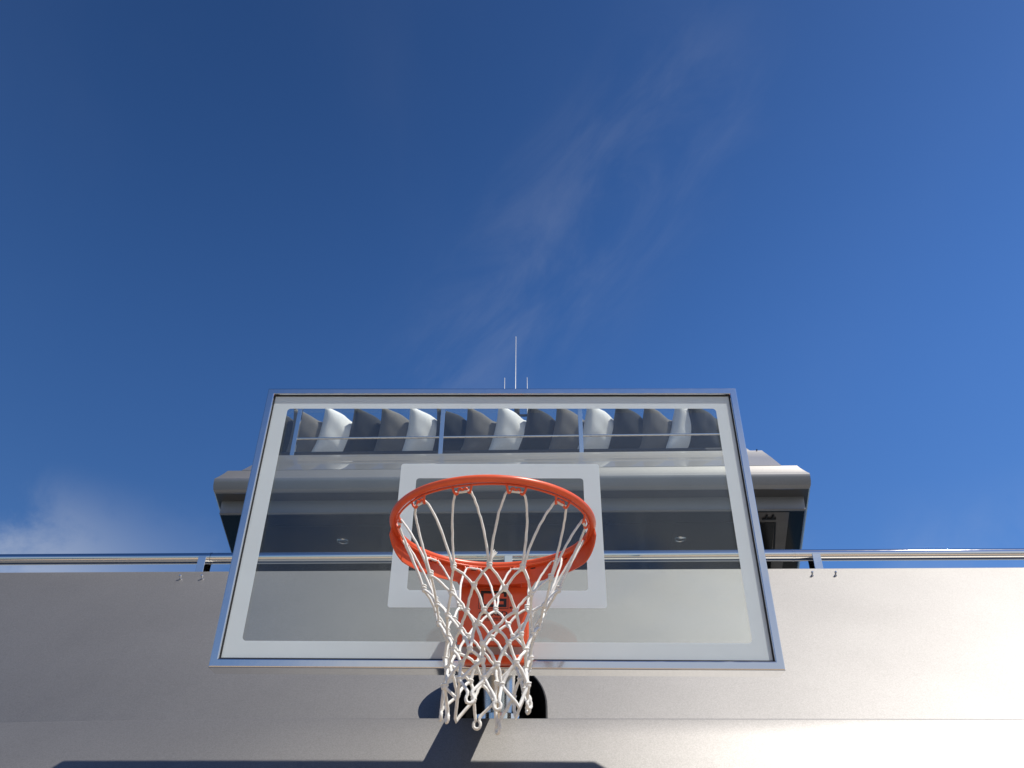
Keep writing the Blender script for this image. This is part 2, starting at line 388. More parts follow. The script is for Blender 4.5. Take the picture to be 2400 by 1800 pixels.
for x in (-4.53, -3.07, -1.625, -0.165, 1.264, 2.72, 4.18):
    s_ = MB(); y0, y1 = ty - 0.034 - HO.y, ty + 0.044 - HO.y
    s_.box(x - 0.019, x + 0.019, y0, y1, -0.02, tz - 0.004 - HO.z)
    st = s_.build('stanchion', M['steel'], hr, bevel=0.002, origin=(x, 0, -0.02))
    if x != -0.165: continue
    c_ = MB(); c_.tube([(0, y0 - 0.0015, 0.062), (0, y0 + 0.002, 0.062)], 0.0042, 10); c_.build('screw', M['gasket'], st, smooth=True)

# ------------------------------------------------------------------ upper deck overhang
ud = empty('upper_deck', Matrix.Rotation(ANG, 3, 'Z') @ Vector((-0.33, 7.0, 3.576)), ANG)
tag(ud, 'silver grey upper deck overhang with rounded edge and black underside, seen through the backboard', 'superstructure')
UO = Vector((-0.33, 7.0, 3.576)); YB = 10.2
def plan(o, inset, z):
    y = 7.0 + o; w = 0.19
    xl, xr = -3.175 + inset, 2.52 + inset * -1
    return [Vector(p) - UO for p in ((xl - w * (YB - 7), YB, z), (xl - w * o, y, z), (xr + w * o, y, z), (xr + w * (YB - 7), YB, z))]
def loft(mb, secs):
    rows = [plan(*s) for s in secs]
    for a, b in zip(rows[:-1], rows[1:]):
        for k in range(3): quad(mb, a[k], a[k + 1], b[k + 1], b[k])
sh = MB()
loft(sh, [(0.110, 0.085, 3.997), (0.08, 0.065, 3.953), (0.038, 0.025, 3.892), (0.014, 0.008, 3.865), (0.0, 0.001, 3.852), (-0.003, 0, 3.838), (0.002, 0.0, 3.815), (0.012, 0.002, 3.775), (0.026, 0.008, 3.742), (0.045, 0.018, 3.727), (0.07, 0.028, 3.7215)])
sh.build('edge_fascia', M['hull_gloss'], ud, smooth=True, ang=28)
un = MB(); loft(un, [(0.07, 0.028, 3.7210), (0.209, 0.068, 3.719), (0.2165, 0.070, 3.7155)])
un.build('underside', mat('underside_shade_tone', (0.10, 0.098, 0.095), 0.3, 0.2, noise=(3, 0.9, 1.1)), ud, smooth=True, ang=28)  # colour darkened to deepen the shade below the fascia edge
stp = MB(); loft(stp, [(0.2165, 0.070, 3.716), (0.2185, 0.071, 3.69), (0.224, 0.074, 3.60), (0.222, 0.073, 3.588), (0.228, 0.078, 3.578), (0.24, 0.086, 3.576)])
M['under'] = paint('bounce_lit_step_paint', (0.27, 0.262, 0.25), 0.38, 0.6, 0.3, 0.05)  # step kept lighter in colour for the bounce light it receives
stp.build('drip_step', M['under'], ud, smooth=True, ang=28)
sf = MB(); a = plan(0.24, 0.086, 3.577); b = [Vector((p.x, p.y, p.z + 0.06)) for p in a]
sf.add(a + b, [(0, 1, 2, 3), (4, 5, 6, 7), (0, 1, 5, 4), (1, 2, 6, 5), (2, 3, 7, 6), (3, 0, 4, 7)])
sf.build('soffit', M['soffit'], ud)
# lit part of the soffit painted as a taupe strip, access hatch and seams
z_ = 3.573 - UO.z
q = MB(); q.add([Vector(p) - Vector((UO.x, UO.y, 0)) for p in ((1.98, 7.255, z_), (2.34, 7.255, z_), (2.50, 8.14, z_), (2.62, 8.85, z_), (2.28, 8.85, z_), (2.02, 7.46, z_))], [(0, 1, 2, 3, 4, 5)])
q.build('soffit_lit_strip', M['soffit_lit'], ud)
q = MB(); q.add([Vector(p) - Vector((UO.x, UO.y, 0)) for p in ((1.30, 7.475, z_ - .003), (2.245, 7.475, z_ - .003), (2.50, 8.85, z_ - .003), (1.30, 8.85, z_ - .003))], [(0, 1, 2, 3)])
q.build('access_hatch', M['soffit'], ud)
q = MB()
for (p1, p2, w_) in (((2.255, 7.475), (2.42, 8.30), 0.016), ((-3.0, 7.476), (1.29, 7.476), 0.006), ((0.62, 7.476), (0.62, 8.9), 0.007), ((-0.9, 7.476), (-0.9, 8.9), 0.007), ((2.02, 7.476), (2.255, 7.476), 0.010)):
    d_ = Vector((p2[0] - p1[0], p2[1] - p1[1], 0)).normalized(); n_ = Vector((-d_.y, d_.x, 0)) * w_ / 2
    A = Vector((p1[0], p1[1], 3.568)) - UO; B = Vector((p2[0], p2[1], 3.568)) - UO
    q.add([A - n_, B - n_, B + n_, A + n_], [(0, 1, 2, 3)])
q.build('panel_seam', M['gasket'], ud)
for x in (-2.061, 1.385):
    l_ = MB(); c = (x - UO.x, 7.845 - UO.y)
    ring = [(c[0] + 0.055 * math.cos(2 * math.pi * k / 28), c[1] + 0.055 * math.sin(2 * math.pi * k / 28), 3.571 - UO.z) for k in range(28)]
    l_.tube(ring, 0.007, 8, closed=True)
    lt = l_.build('deck_light', M['steel'], ud, smooth=True, origin=(c[0], c[1], 3.571 - UO.z))
    l2 = MB(); l2.ball((0, 0, 0.006), 0.052, 16, 8, (1, 1, 0.35)); l2.build('lens', M['steel'], lt, smooth=True)
# tweeter-like fitting on the lit taupe strip
q = MB()
for dx in (-0.03, 0.03): q.box(2.17 + dx - UO.x - .008, 2.17 + dx - UO.x + .008, 7.30 - UO.y, 7.36 - UO.y, z_ - 0.02, z_ - 0.001)
q.box(2.11 - UO.x, 2.24 - UO.x, 7.365 - UO.y, 7.395 - UO.y, z_ - 0.016, z_ - 0.001)
q.build('hinge', M['gasket'], ud, bevel=0.003)
# raked coaming above the fascia, narrower than the deck edge
co_ = MB(); c0 = []
for (y, z, xl, xr) in ((7.110, 3.994, -2.97, 2.30), (7.108, 4.000, -2.97, 2.305), (7.37, 4.238, -2.94, 2.31), (7.648, 4.478, -2.91, 2.315), (7.653, 4.486, -2.91, 2.315), (7.665, 4.490, -2.91, 2.315), (YB, 4.49, -3.2, 2.6)):
    c0.append([Vector(p) - UO for p in ((xl - 0.25, YB, z), (xl, y, z), (xr, y, z), (xr + 0.25, YB, z))])
for a, b in zip(c0[:-1], c0[1:]):
    for k in range(3): quad(co_, a[k], a[k + 1], b[k + 1], b[k])
M['coam'] = paint('mirror_gloss_coaming_paint', (0.315, 0.305, 0.29), 0.52, 0.90, 0.8, 0.06)
co_.build('coaming', M['coam'], ud, smooth=True, ang=25)
w_ = MB(); w_.add([Vector(p) - UO for p in ((2.02, 7.66, 4.49), (2.19, 7.66, 4.49), (2.05, 7.68, 4.63), (2.02, 7.68, 4.64), (2.02, 7.9, 4.49), (2.19, 7.9, 4.49), (2.05, 7.9, 4.63), (2.02, 7.9, 4.64))],
                  [(0, 1, 2, 3), (4, 7, 6, 5), (1, 5, 6, 2), (2, 6, 7, 3), (0, 3, 7, 4)])
w_.build('corner_wing', M['coam'], ud)
dt = MB(); dt.box(-3.0 - UO.x, 2.3 - UO.x, 7.7 - UO.y, YB - UO.y, 4.491 - UO.z, 4.496 - UO.z); dt.build('deck_surface', teak(), ud)
s1 = MB(); s1.tube([Vector((2.255, 7.648, 4.468)) - UO, Vector((2.255, 7.63, 4.49)) - UO], 0.006, 8); s1.build('snap_stud', M['gasket'], ud)

# foredeck behind the bulwark and the tinted deckhouse front under the overhang (both unseen, added for soffit reflections and bounce)
fd = MB(); fd.box(XL, XR, 3.78, 9.55, 0.35, 0.45)
tag(fd.build('foredeck', mat('grey_nonslip_deck', (0.22, 0.22, 0.22), 0.7, noise=(3, 0.9, 1.1)), rz=ANG), kind='structure')
dh = empty('deckhouse', Matrix.Rotation(ANG, 3, 'Z') @ Vector((-0.33, 9.6, 0.45)), ANG)
tag(dh, 'dark tinted deckhouse front, unseen, added under the overhang', 'deckhouse')
q = MB(); q.box(-3.4, 3.4, 0.02, 0.5, 0, 3.12); q.build('wall', M['hull_gloss'], dh)
q = MB()
for k in range(4): q = MB(); q.box(-3.2 + 1.6 * k, -3.2 + 1.6 * k + 1.5, -0.01, 0.019, 0.7, 2.9); q.build('window', M['soffit'], dh, bevel=0.01)
# ------------------------------------------------------------------ seat pad along the edge
RZ = Matrix.Rotation(ANG, 3, 'Z')
def yloc(x, y, z): return RZ @ Vector((x, y, z))
sp = MB(); sp.box(-2.78, 2.40, 0, 0.85, 0, 0.165)
o = sp.build('seat_pad', M['seat_f'], smooth=True, bevel=0.03, loc=yloc(-0.33, 7.86, 4.497), rz=ANG)
tag(o, 'long slate grey seat pad under the row of cushions on the upper deck', 'seat pad')

# ------------------------------------------------------------------ guard rail of the upper deck
gr = empty('upper_guard_rail', yloc(-0.33, 7.71, 4.49), ANG)
tag(gr, 'thin steel guard rail with flat posts in front of the cushions', 'guard rail')
for x in (-2.708, -1.096, 0.42, 1.98):
    p = MB(); xx = x + 0.33; p.box(xx - 0.0235, xx + 0.0235, -0.012, 0.030, 0.0, 0.70); p.build('post', M['steel'], gr, bevel=0.003, origin=(xx, 0, 0))
b_ = MB(); b_.tube([(-2.708 + 0.33 + .0235, 0.009, 0.243), (-1.096 + .33, 0.009, 0.243), (0.42 + .33, 0.009, 0.243), (1.98 + 0.33, 0.009, 0.243)], 0.0125, 14); b_.build('middle_bar', M['steel'], gr, smooth=True)
b_ = MB(); b_.tube([(-2.75 + 0.33, 0.009, 0.715), (2.02 + 0.33, 0.009, 0.715)], 0.0185, 16)
b_.build('top_bar', M['steel'], gr, smooth=True)

# ------------------------------------------------------------------ sixteen scatter cushions
def cushion_mesh(m, seed):
    rnd = random.Random(seed); n = 22; dw = rnd.uniform(0.26, 0.42); dd = rnd.uniform(0.03, 0.07); du = rnd.uniform(0.0, 0.3)
    S = 0.322; Th = 0.135
    ph = [rnd.uniform(0, 6.28) for _ in range(6)]
    mb = MB()
    for side in (-1, 1):
        vs = []
        for j in range(n + 1):
            for i in range(n + 1):
                u = -1 + 2 * i / n; v = -1 + 2 * j / n
                e = ((1 - abs(u) ** 2.4) * (1 - abs(v) ** 2.4)); e = max(e, 0) ** 0.42
                x = u * S * (1 - 0.10 * (1 - v * v)); z = v * S * (1 - 0.09 * (1 - u * u))
                dent = math.exp(-((u - du) / dw) ** 2) * max(0, v) ** 2
                z -= dd * dent
                w = 0.008 * math.sin(5 * u + 3 * v + ph[0]) * math.sin(4 * v + ph[1]) + 0.005 * math.sin(11 * u + 7 * v * u + ph[2])
                y = side * (Th * e * (1 - 0.35 * dent) + w * e) + 0.012 * math.sin(2 * u + ph[3])
                z += 0.012 * e * math.sin(3 * u + ph[4])
                vs.append((x, y, z))
        mb.add(vs, [(j * (n + 1) + i, j * (n + 1) + i + 1, (j + 1) * (n + 1) + i + 1, (j + 1) * (n + 1) + i) for j in range(n) for i in range(n)])
    o = mb.build('scatter_cushion', m, smooth=True, ang=170)
    return o
protos = {(k, j): cushion_mesh(M[n_], sd + 10 * j) for k, n_, sd in (('D', 'dark_f', 1), ('G', 'grey_f', 2), ('W', 'white_f', 3)) for j in (0, 1)}
cname = {'D': 'charcoal', 'G': 'taupe grey', 'W': 'white'}
ordn = ['first', 'second', 'third', 'fourth', 'fifth', 'sixth', 'seventh', 'eighth', 'ninth', 'tenth', 'eleventh', 'twelfth', 'thirteenth', 'fourteenth', 'fifteenth', 'sixteenth']
used = set()
for i, k in enumerate('DGWDGWDGWDGWDGWD'):
    key = (k, (i // 3) % 2)
    if key in used:
        o = protos[key].copy(); COL.objects.link(o)
    else:
        o = protos[key]; used.add(key)
    x = -3.06 + 0.3325 * i + random.uniform(-0.012, 0.012) - (0.14 if i == 15 else 0)
    o.location = yloc(x + 0.12, 8.16 + random.uniform(-0.02, 0.02), 4.662 + 0.304)
    o.rotation_euler = (R(15 + random.uniform(-4, 4)), R(random.uniform(-5, 5) + 4), R(29 + random.uniform(-6, 6)) + ANG)
    end = ' at the left end' if i == 0 else (' at the right end' if i == 15 else '')
    tag(o, f'{cname[k]} cushion{end}, {ordn[i]} from the left in the upper deck row', 'cushion', 'scatter cushions in a row on the upper deck')

# ------------------------------------------------------------------ mast and whip antennas far aft
ms = empty('signal_mast', yloc(-0.50, 14.1, 4.4), ANG)
tag(ms, 'thin black mast with a crossarm showing between the cushions', 'mast')
q = MB(); q.cyl((0, 0), 0.05, 0, 4.72, 12, 0.035); q.build('pole', M['mast'], ms, smooth=True)
q = MB(); q.box(-0.29, 0.29, -0.02, 0.02, 4.72, 4.76); q.build('crossarm', M['mast'], ms, bevel=0.004)
q = MB(); q.box(-0.055, 0.055, -0.05, 0.05, 4.76, 4.95); q.build('lamp_housing', M['mast'], ms, bevel=0.02)
for (dx, h, lean, lab) in ((-0.262, 0.90, 0.0, 'short white whip antenna above the backboard, left of the tall one'), (-0.035, 1.99, 0.0, 'tall white whip antenna standing above the top of the backboard'), (0.215, 0.90, -0.012, 'short white whip antenna above the backboard, right of the tall one')):
    a = MB(); a.tube([(0, 0, 0), (0, 0, 0.12), (0, 0, 0.13), (lean * h, 0, h)], [0.016, 0.016, 0.009, 0.0065], 10)
    o = a.build('whip_antenna', M['ant'], smooth=True, loc=yloc(-0.50 + dx, 14.1 - 0.03, 4.4 + 4.76), rz=ANG)
    tag(o, lab, 'antenna', 'whip antennas on the mast')

# ------------------------------------------------------------------ the basketball hoop
BX, BY, BZ = -0.084, 2.233, 0.6484                     # centre of the lower edge of the board, front face
WB, HB = 1.5317, 0.9046
hoop = empty('basketball_hoop', (BX, BY, BZ))
tag(hoop, 'clear glass basketball backboard in a metal frame with an orange rim', 'basketball hoop')
# frame: four mitred rectangular tubes, front lip overlapping the glass
fw_ = 0.0235; dep = 0.062
fr = MB()
O = [(-WB / 2, 0), (WB / 2, 0), (WB / 2, HB), (-WB / 2, HB)]
I = [(-WB / 2 + fw_, fw_), (WB / 2 - fw_, fw_), (WB / 2 - fw_, HB - fw_), (-WB / 2 + fw_, HB - fw_)]
bars = []
rr_ = 0.0035
for k in range(4):
    o0, o1, i0, i1 = [Vector((p[0], 0, p[1])) for p in (O[k], O[(k + 1) % 4], I[k], I[(k + 1) % 4])]
    # section corners: outer front, inner front, inner back, outer back, with small rounded front edges
    def secp(o_, i_):
        d = (i_ - o_)
        f = rr_ / fw_
        y = Vector((0, 1, 0))
        return [o_ + y * dep, o_ + y * rr_, o_ + d * f * 0.3 + y * rr_ * 0.3, o_ + d * f, i_ - d * f, i_ - d * f * 0.3 + y * rr_ * 0.3, i_ + y * rr_, i_ + y * dep]
    A = secp(o0, i0); B = secp(o1, i1); b_ = MB(); n = len(A)
    b_.add(A + B, [(j, (j + 1) % n, n + (j + 1) % n, n + j) for j in range(n)] + [tuple(range(n))[::-1], tuple(range(n, 2 * n))])
    mid = (o0 + o1) / 2
    b_.build('frame_bar', M['alu'], hoop, origin=tuple(mid))
# glass
g = MB(); gi = 0.0215; g.box(-WB / 2 + gi + .003, WB / 2 - gi - .003, 0.010, 0.022, gi + .003, HB - gi - .003)
gp = g.build('glass_panel', M['glass'], hoop)
# gasket around the glass
def ringband(x0, x1, z0, z1, w, y, th, rad_o=0.0, rad_i=0.0, seg=6, cut=None):
    def rr(x0, x1, z0, z1, r):
        if r <= 0: r = 1e-4
        pts = []
        for (cx, cz, a0) in ((x1 - r, z0 + r, -90), (x1 - r, z1 - r, 0), (x0 + r, z1 - r, 90), (x0 + r, z0 + r, 180)):
            for k in range(seg + 1):
                a = R(a0 + 90 * k / seg); pts.append((cx + r * math.cos(a), cz + r * math.sin(a)))
        return pts
    A = rr(x0, x1, z0, z1, rad_o); B = rr(x0 + w, x1 - w, z0 + w, z1 - w, rad_i); n = len(A); mb = MB()
    vs = [(p[0], y, p[1]) for p in A] + [(p[0], y, p[1]) for p in B] + [(p[0], y + th, p[1]) for p in A] + [(p[0], y + th, p[1]) for p in B]
    fs = []
    for i in range(n):
        j = (i + 1) % n
        fs += [(i, j, n + j, n + i), (2 * n + i, 3 * n + i, 3 * n + j, 2 * n + j), (i, 2 * n + i, 2 * n + j, j), (n + i, n + j, 3 * n + j, 3 * n + i)]
    mb.add(vs, fs); return mb
xg = WB / 2 - fw_
ringband(-xg + .0004, xg - .0004, fw_ + .0004, HB - fw_ - .0004, 0.0030, 0.0055, 0.004).build('gasket', M['gasket'], hoop)
# frosted white markings on the front of the glass
ringband(-WB / 2 + gi + .004, WB / 2 - gi - .004, gi + .004, HB - gi - .004, 0.0737 - gi - .004, 0.0090, 0.0008, 0.001, 0.012).build('border_marking', M['frost'], gp)
tgt = ringband(0.0013 - 0.305, 0.0013 + 0.305, 0.169, 0.169 + 0.457, 0.050, 0.0090, 0.0008, 0.008, 0.010)
tgt.build('target_marking', M['frost'], gp)

# rim
rc = Vector((-0.0808, 1.8127, 0.8603)) - Vector((BX, BY, BZ))
def ringpt(deg, r, z=0.0):                            # 0 degrees towards the board
    a = R(deg); return Vector((rc.x + r * math.sin(a), rc.y + r * math.cos(a), rc.z + z))
rm = MB(); rm.tube([ringpt(d, 0.2360) for d in range(0, 360, 3)], 0.0086, 14, closed=True)
rim = rm.build('rim', M['orange'], hoop, smooth=True, ang=60, origin=tuple(rc))
def onrim(mb): mb.v = [tuple(Vector(v) - rc) for v in mb.v]; return mb
wr = MB(); wr.tube([ringpt(d, 0.2275, -0.0085 + 0.0006 * math.sin(R(d * 7))) for d in range(0, 360, 3)], 0.0026, 8, closed=True)
onrim(wr).build('net_wire', M['orange'], rim, smooth=True, ang=60)
HK = [(-0.024, 0, 0.001), (-0.021, 0.001, -0.005), (-0.0185, 0.004, -0.0125), (-0.015, 0.008, -0.0155), (-0.0115, 0.0085, -0.012), (-0.0095, 0.007, -0.006), (-0.0055, 0.005, -0.0045),
      (0, 0.006, -0.0075), (0.0055, 0.005, -0.0045), (0.0095, 0.007, -0.006), (0.0115, 0.0085, -0.012), (0.015, 0.008, -0.0155), (0.0185, 0.004, -0.0125), (0.021, 0.001, -0.005), (0.024, 0, 0.001)]
def smoothpts(P, sub=3):
    P = [Vector(p) for p in P]; out = []
    for i in range(len(P) - 1):
        p0 = P[max(i - 1, 0)]; p1 = P[i]; p2 = P[i + 1]; p3 = P[min(i + 2, len(P) - 1)]
        for k in range(sub):
            t = k / sub
            out.append(0.5 * ((2 * p1) + (p2 - p0) * t + (2 * p0 - 5 * p1 + 4 * p2 - p3) * t * t + (3 * p1 - p0 - 3 * p2 + p3) * t ** 3))
    out.append(P[-1]); return out
hk = MB(); hk.tube(smoothpts(HK), 0.0027, 8)
h0 = hk.build('net_hook', M['orange'], rim, smooth=True, ang=60)
HA = [15 + 30 * k for k in range(12)]
for k, d in enumerate(HA):
    h = h0 if k == 0 else h0.copy()
    if k: COL.objects.link(h); h.parent = rim
    h.location = ringpt(d, 0.2275, -0.0085) - rc
    h.rotation_euler = (0, 0, R(-d) + math.pi)          # local +y points towards the ring's centre
# side strap: curved skirt under the rear half of the ring
sk = MB(); ND = 60; th = 0.004
def skz(d):
    a = abs(d)
    if a < 66: return 0.0375
    t = min((a - 66) / 25, 1); return 0.0375 - 0.0295 * t ** 1.3
rows = []
for k in range(ND + 1):
    d = -90 + 180 * k / ND; h = skz(d)
    rows.append([ringpt(d, 0.2385, -0.004), ringpt(d, 0.2415, -0.012 - h), ringpt(d, 0.2450, -0.012 - h), ringpt(d, 0.2425, -0.004)])
vs = [p for r_ in rows for p in r_]; fs = []
for k in range(ND):
    for j in range(4): fs.append((k * 4 + j, k * 4 + (j + 1) % 4, (k + 1) * 4 + (j + 1) % 4, (k + 1) * 4 + j))
fs += [(0, 1, 2, 3), tuple(ND * 4 + j for j in (3, 2, 1, 0))]
sk.add(vs, fs); onrim(sk).build('side_strap', M['orange'], rim, smooth=True, ang=40)
# small slots in the strap
for d in (-44, -38, -14, 16, 24, 48):
    s_ = MB(); s_.add([ringpt(d - 1.6, 0.2378, -0.0135), ringpt(d + 1.6, 0.2378, -0.0135), ringpt(d + 1.6, 0.2381, -0.0160), ringpt(d - 1.6, 0.2381, -0.0160)], [(0, 1, 2, 3)])
    onrim(s_).build('slot', M['black'], rim)
# top plate closing the rear of the strap towards the mounting box
tp = MB(); arc = [ringpt(d, 0.243, 0) for d in range(-34, 35, 4)]
zz = 0.204
poly = [(p.x, p.y) for p in arc] + [(0.089 + rc.x * 0, -0.02), (-0.089, -0.02)]
tp.prism(poly, 2, zz, zz + 0.004); tp.build('top_brace', M['orange'], hoop)
# mounting box: front plate carries the print
PX = -0.0025; PY = 2.085 - BY
mp = MB(); mp.box(PX - 0.0895, PX + 0.0895, PY, PY + 0.004, 0.0165, 0.168)
plate = mp.build('mounting_plate', M['orange'], hoop, bevel=0.003, origin=(PX, PY, 0.09))
bx = MB(); bx.box(PX - 0.072, PX + 0.072, PY + 0.0045, -0.014, 0.060, 0.203); bx.build('neck_box', M['orange'], hoop, bevel=0.002)
fl = MB(); fl.box(PX - 0.092, PX + 0.092, -0.013, 0.009, 0.010, 0.034); fl.build('lower_flange', M['orange'], hoop, bevel=0.003)
fl = MB(); fl.box(PX - 0.092, PX + 0.092, -0.0135, 0.009, 0.060, 0.205); fl.build('base_plate', M['orange'], hoop, bevel=0.002)
for (dx, dz) in ((-0.066, 0.030), (0.066, 0.036)):
    b_ = MB(); y = PY; px_ = PX + dx
    b_.tube([(px_, y - 0.0005, dz), (px_, y - 0.0035, dz)], 0.0105, 20)
    b_.tube([(px_, y - 0.0035, dz), (px_, y - 0.0085, dz), (px_, y - 0.010, dz)], [0.007, 0.0068, 0.005], 6)
    o_ = (px_, y, dz); b_.v = [(v[0] - PX, v[1] - PY, v[2] - 0.09) for v in b_.v]
    b_.build('bolt', M['bolt'], plate, smooth=True, ang=30)
# print: outlined square letter emblem, word and two small lines, as thin ink solids
def ink(mb, x0, x1, z0, z1, t=0.0004): mb.box(x0, x1, -0.0004 - t, -0.0004, z0, z1)
LX0, LX1 = -0.0385, 0.0385                               # outline extent about the plate centre
lz1 = 0.8105 - BZ - 0.09; lz0 = 0.7575 - BZ - 0.09
lg = MB(); w = 0.0011
for (a, b, c, d) in ((LX0, LX1, lz1 - w, lz1), (LX0, LX1, lz0, lz0 + w), (LX0, LX0 + w, lz0 + w, lz1 - w), (LX1 - w, LX1, lz0 + w, lz1 - w)): ink(lg, a, b, c, d)
gx0, gx1, gz0, gz1 = LX0 + 0.0052, LX1 - 0.0044, lz0 + 0.0042, lz1 - 0.0050; t = 0.0074
ink(lg, gx0, gx1, gz1 - t, gz1); ink(lg, gx0, gx0 + t, gz0 + t, gz1 - t); ink(lg, gx0, gx1, gz0, gz0 + t)
ink(lg, gx1 - t, gx1, gz1 - t - 0.009, gz1 - t); ink(lg, gx1 - t, gx1, gz0 + t, gz0 + t + 0.0155)
ink(lg, gx0 + 0.032, gx1 - t, gz0 + t + 0.0085, gz0 + t + 0.0155)
lg.tube([(LX1 + 0.0065, -0.0004, lz0 + 0.003), (LX1 + 0.0065, -0.0009, lz0 + 0.003)], 0.0028, 14)
lg.build('printed_emblem', M['black'], plate)
def text(body, width, height, cx, z0, bold=0.0):
    c = bpy.data.curves.new('txt', 'FONT'); c.body = body; c.size = 1; c.align_x = 'CENTER'; c.offset = bold
    o = bpy.data.objects.new('txt', c); COL.objects.link(o)
    dg = bpy.context.evaluated_depsgraph_get(); me = bpy.data.meshes.new_from_object(o.evaluated_get(dg))
    bpy.data.objects.remove(o); xs_ = [v.co.x for v in me.vertices]; ys_ = [v.co.y for v in me.vertices]
    sx = width / (max(xs_) - min(xs_)); sy = height / (max(ys_) - min(ys_)); mx_ = (max(xs_) + min(xs_)) / 2; my = min(ys_)
    vs = [((v.co.x - mx_) * sx + cx, -0.0009, (v.co.y - my) * sy + z0) for v in me.vertices]
    fs = [tuple(p.vertices) for p in me.polygons]; bpy.data.meshes.remove(me)
    n = MB(); n.add(vs, fs); return n
text('GARED', 0.0735, 0.0115, 0, lz0 - 0.0185, 0.02).build('printed_word', M['black'], plate)
sl = MB(); rnd = random.Random(5)
for row, (z, x0, x1) in enumerate(((lz0 - 0.0262, -0.022, 0.022), (lz0 - 0.0310, -0.020, 0.020))):
    x = x0
    while x < x1:
        ww = rnd.uniform(0.0008, 0.0022); ink(sl, x, x + ww, z, z + rnd.uniform(0.0018, 0.0026)); x += ww + 0.0006 + (0.001 if rnd.random() < .15 else 0)
sl.build('small_print', M['black'], plate)

# support arm behind the board, dropping onto a post in the recess
el = R(16.15); ce, se = math.cos(el), math.sin(el)
def ap_(x, y, off):                                   # a point on the gently rising arm plane (y is world depth)
    return Vector((x - BX, y - BY, y * math.tan(el) + off - BZ))
am = MB()
lx, rx = -0.182, -0.056
for (xa, xb, ya, yb, o0, o1) in ((lx, rx, 2.262, 2.80, -0.016, 0.016),):
    P = [ap_(xa, ya, o0), ap_(xb, ya, o0), ap_(xb, yb, o0), ap_(xa, yb, o0), ap_(xa, ya, o1), ap_(xb, ya, o1), ap_(xb, yb, o1), ap_(xa, yb, o1)]
    am.add(P, [(0, 1, 2, 3), (7, 6, 5, 4), (0, 4, 5, 1), (1, 5, 6, 2), (2, 6, 7, 3), (3, 7, 4, 0)])
am.build('support_arm', M['steel'], hoop, bevel=0.004)
dc = MB(); n = 48; A = []; B = []
for k in range(n):
    a = 2 * math.pi * k / n
    A.append(ap_(-0.133 + 0.167 * math.cos(a), 2.822 + 0.135 * math.sin(a), -0.010)); B.append(ap_(-0.133 + 0.167 * math.cos(a), 2.822 + 0.135 * math.sin(a), 0.012))
dc.add(A + B, [tuple(range(n)), tuple(range(n, 2 * n))] + [(k, (k + 1) % n, n + (k + 1) % n, n + k) for k in range(n)])
dc.build('pivot_cover', M['steel'], hoop, smooth=True, ang=30, bevel=0.003)
ps = MB(); pc = (-0.092 - BX, 2.835 - BY); ps.cyl(pc, 0.054, 0.56 - BZ, 0.805 - BZ, 40)
ps.build('post', mat('brushed_steel_post', (0.62, 0.60, 0.56), 0.22, 1.0, rnoise=(30, 0.16, 0.3)), hoop, smooth=True)
ps = MB(); ps.cyl(pc, 0.086, 0.55 - BZ, 0.662 - BZ, 40); ps.cyl(pc, 0.080, 0.662 - BZ, 0.666 - BZ, 40, 0.076)
ps.build('post_flange', M['steel'], hoop, smooth=True, ang=30)
bk = MB(); bk.box(-0.075, 0.075, 0.030, 0.075, 0.024, 0.17); bk.build('back_bracket', M['steel'], hoop, bevel=0.004)
bk = MB(); bk.box(-0.078, 0.078, 0.0245, 0.030, 0.062, 0.19); bk.build('back_pad', M['gasket'], hoop)

# ------------------------------------------------------------------ the net
rnd = random.Random(21)
RC = Vector((-0.0808, 1.8127, 0.8603))
net = MB()
DROP = [0.150, 0.195, 0.233, 0.270, 0.306, 0.342, 0.376]
RAD = [0.154, 0.124, 0.106, 0.096, 0.090, 0.088, 0.090]
def np_(deg, r, drop, j=0.0):
    a = R(deg); p = RC + Vector((r * math.sin(a), r * math.cos(a), -drop))
    if j: p += Vector((rnd.gauss(0, j), rnd.gauss(0, j), rnd.gauss(0, j * 0.9)))
    return p
knots = []
for r_ in range(7):
    off = 0 if r_ % 2 == 0 else 15
    j = 0.0022 + 0.0008 * r_
    row = []
    for k in range(12):
        d = off + 30 * k
        front = 0.5 - 0.5 * math.cos(R(d))                # 1 at the front of the ring
        dr = DROP[r_] + (0.012 * front if r_ == 0 else 0.006 * front)
        row.append(np_(d + rnd.gauss(0, 1.2 + 0.4 * r_), RAD[r_], dr, j))
    knots.append(row)
def strand(P, r0, r1, seg=8, wob=0.0006):
    n = len(P); rr = [r0 + (r1 - r0) * i / (n - 1) + rnd.uniform(-0.0002, 0.00025) for i in range(n)]
    Q = [P[0]] + [p + Vector((rnd.gauss(0, wob), rnd.gauss(0, wob), rnd.gauss(0, wob * .6))) for p in P[1:-1]] + [P[-1]]
    net.tube(Q, rr, seg)
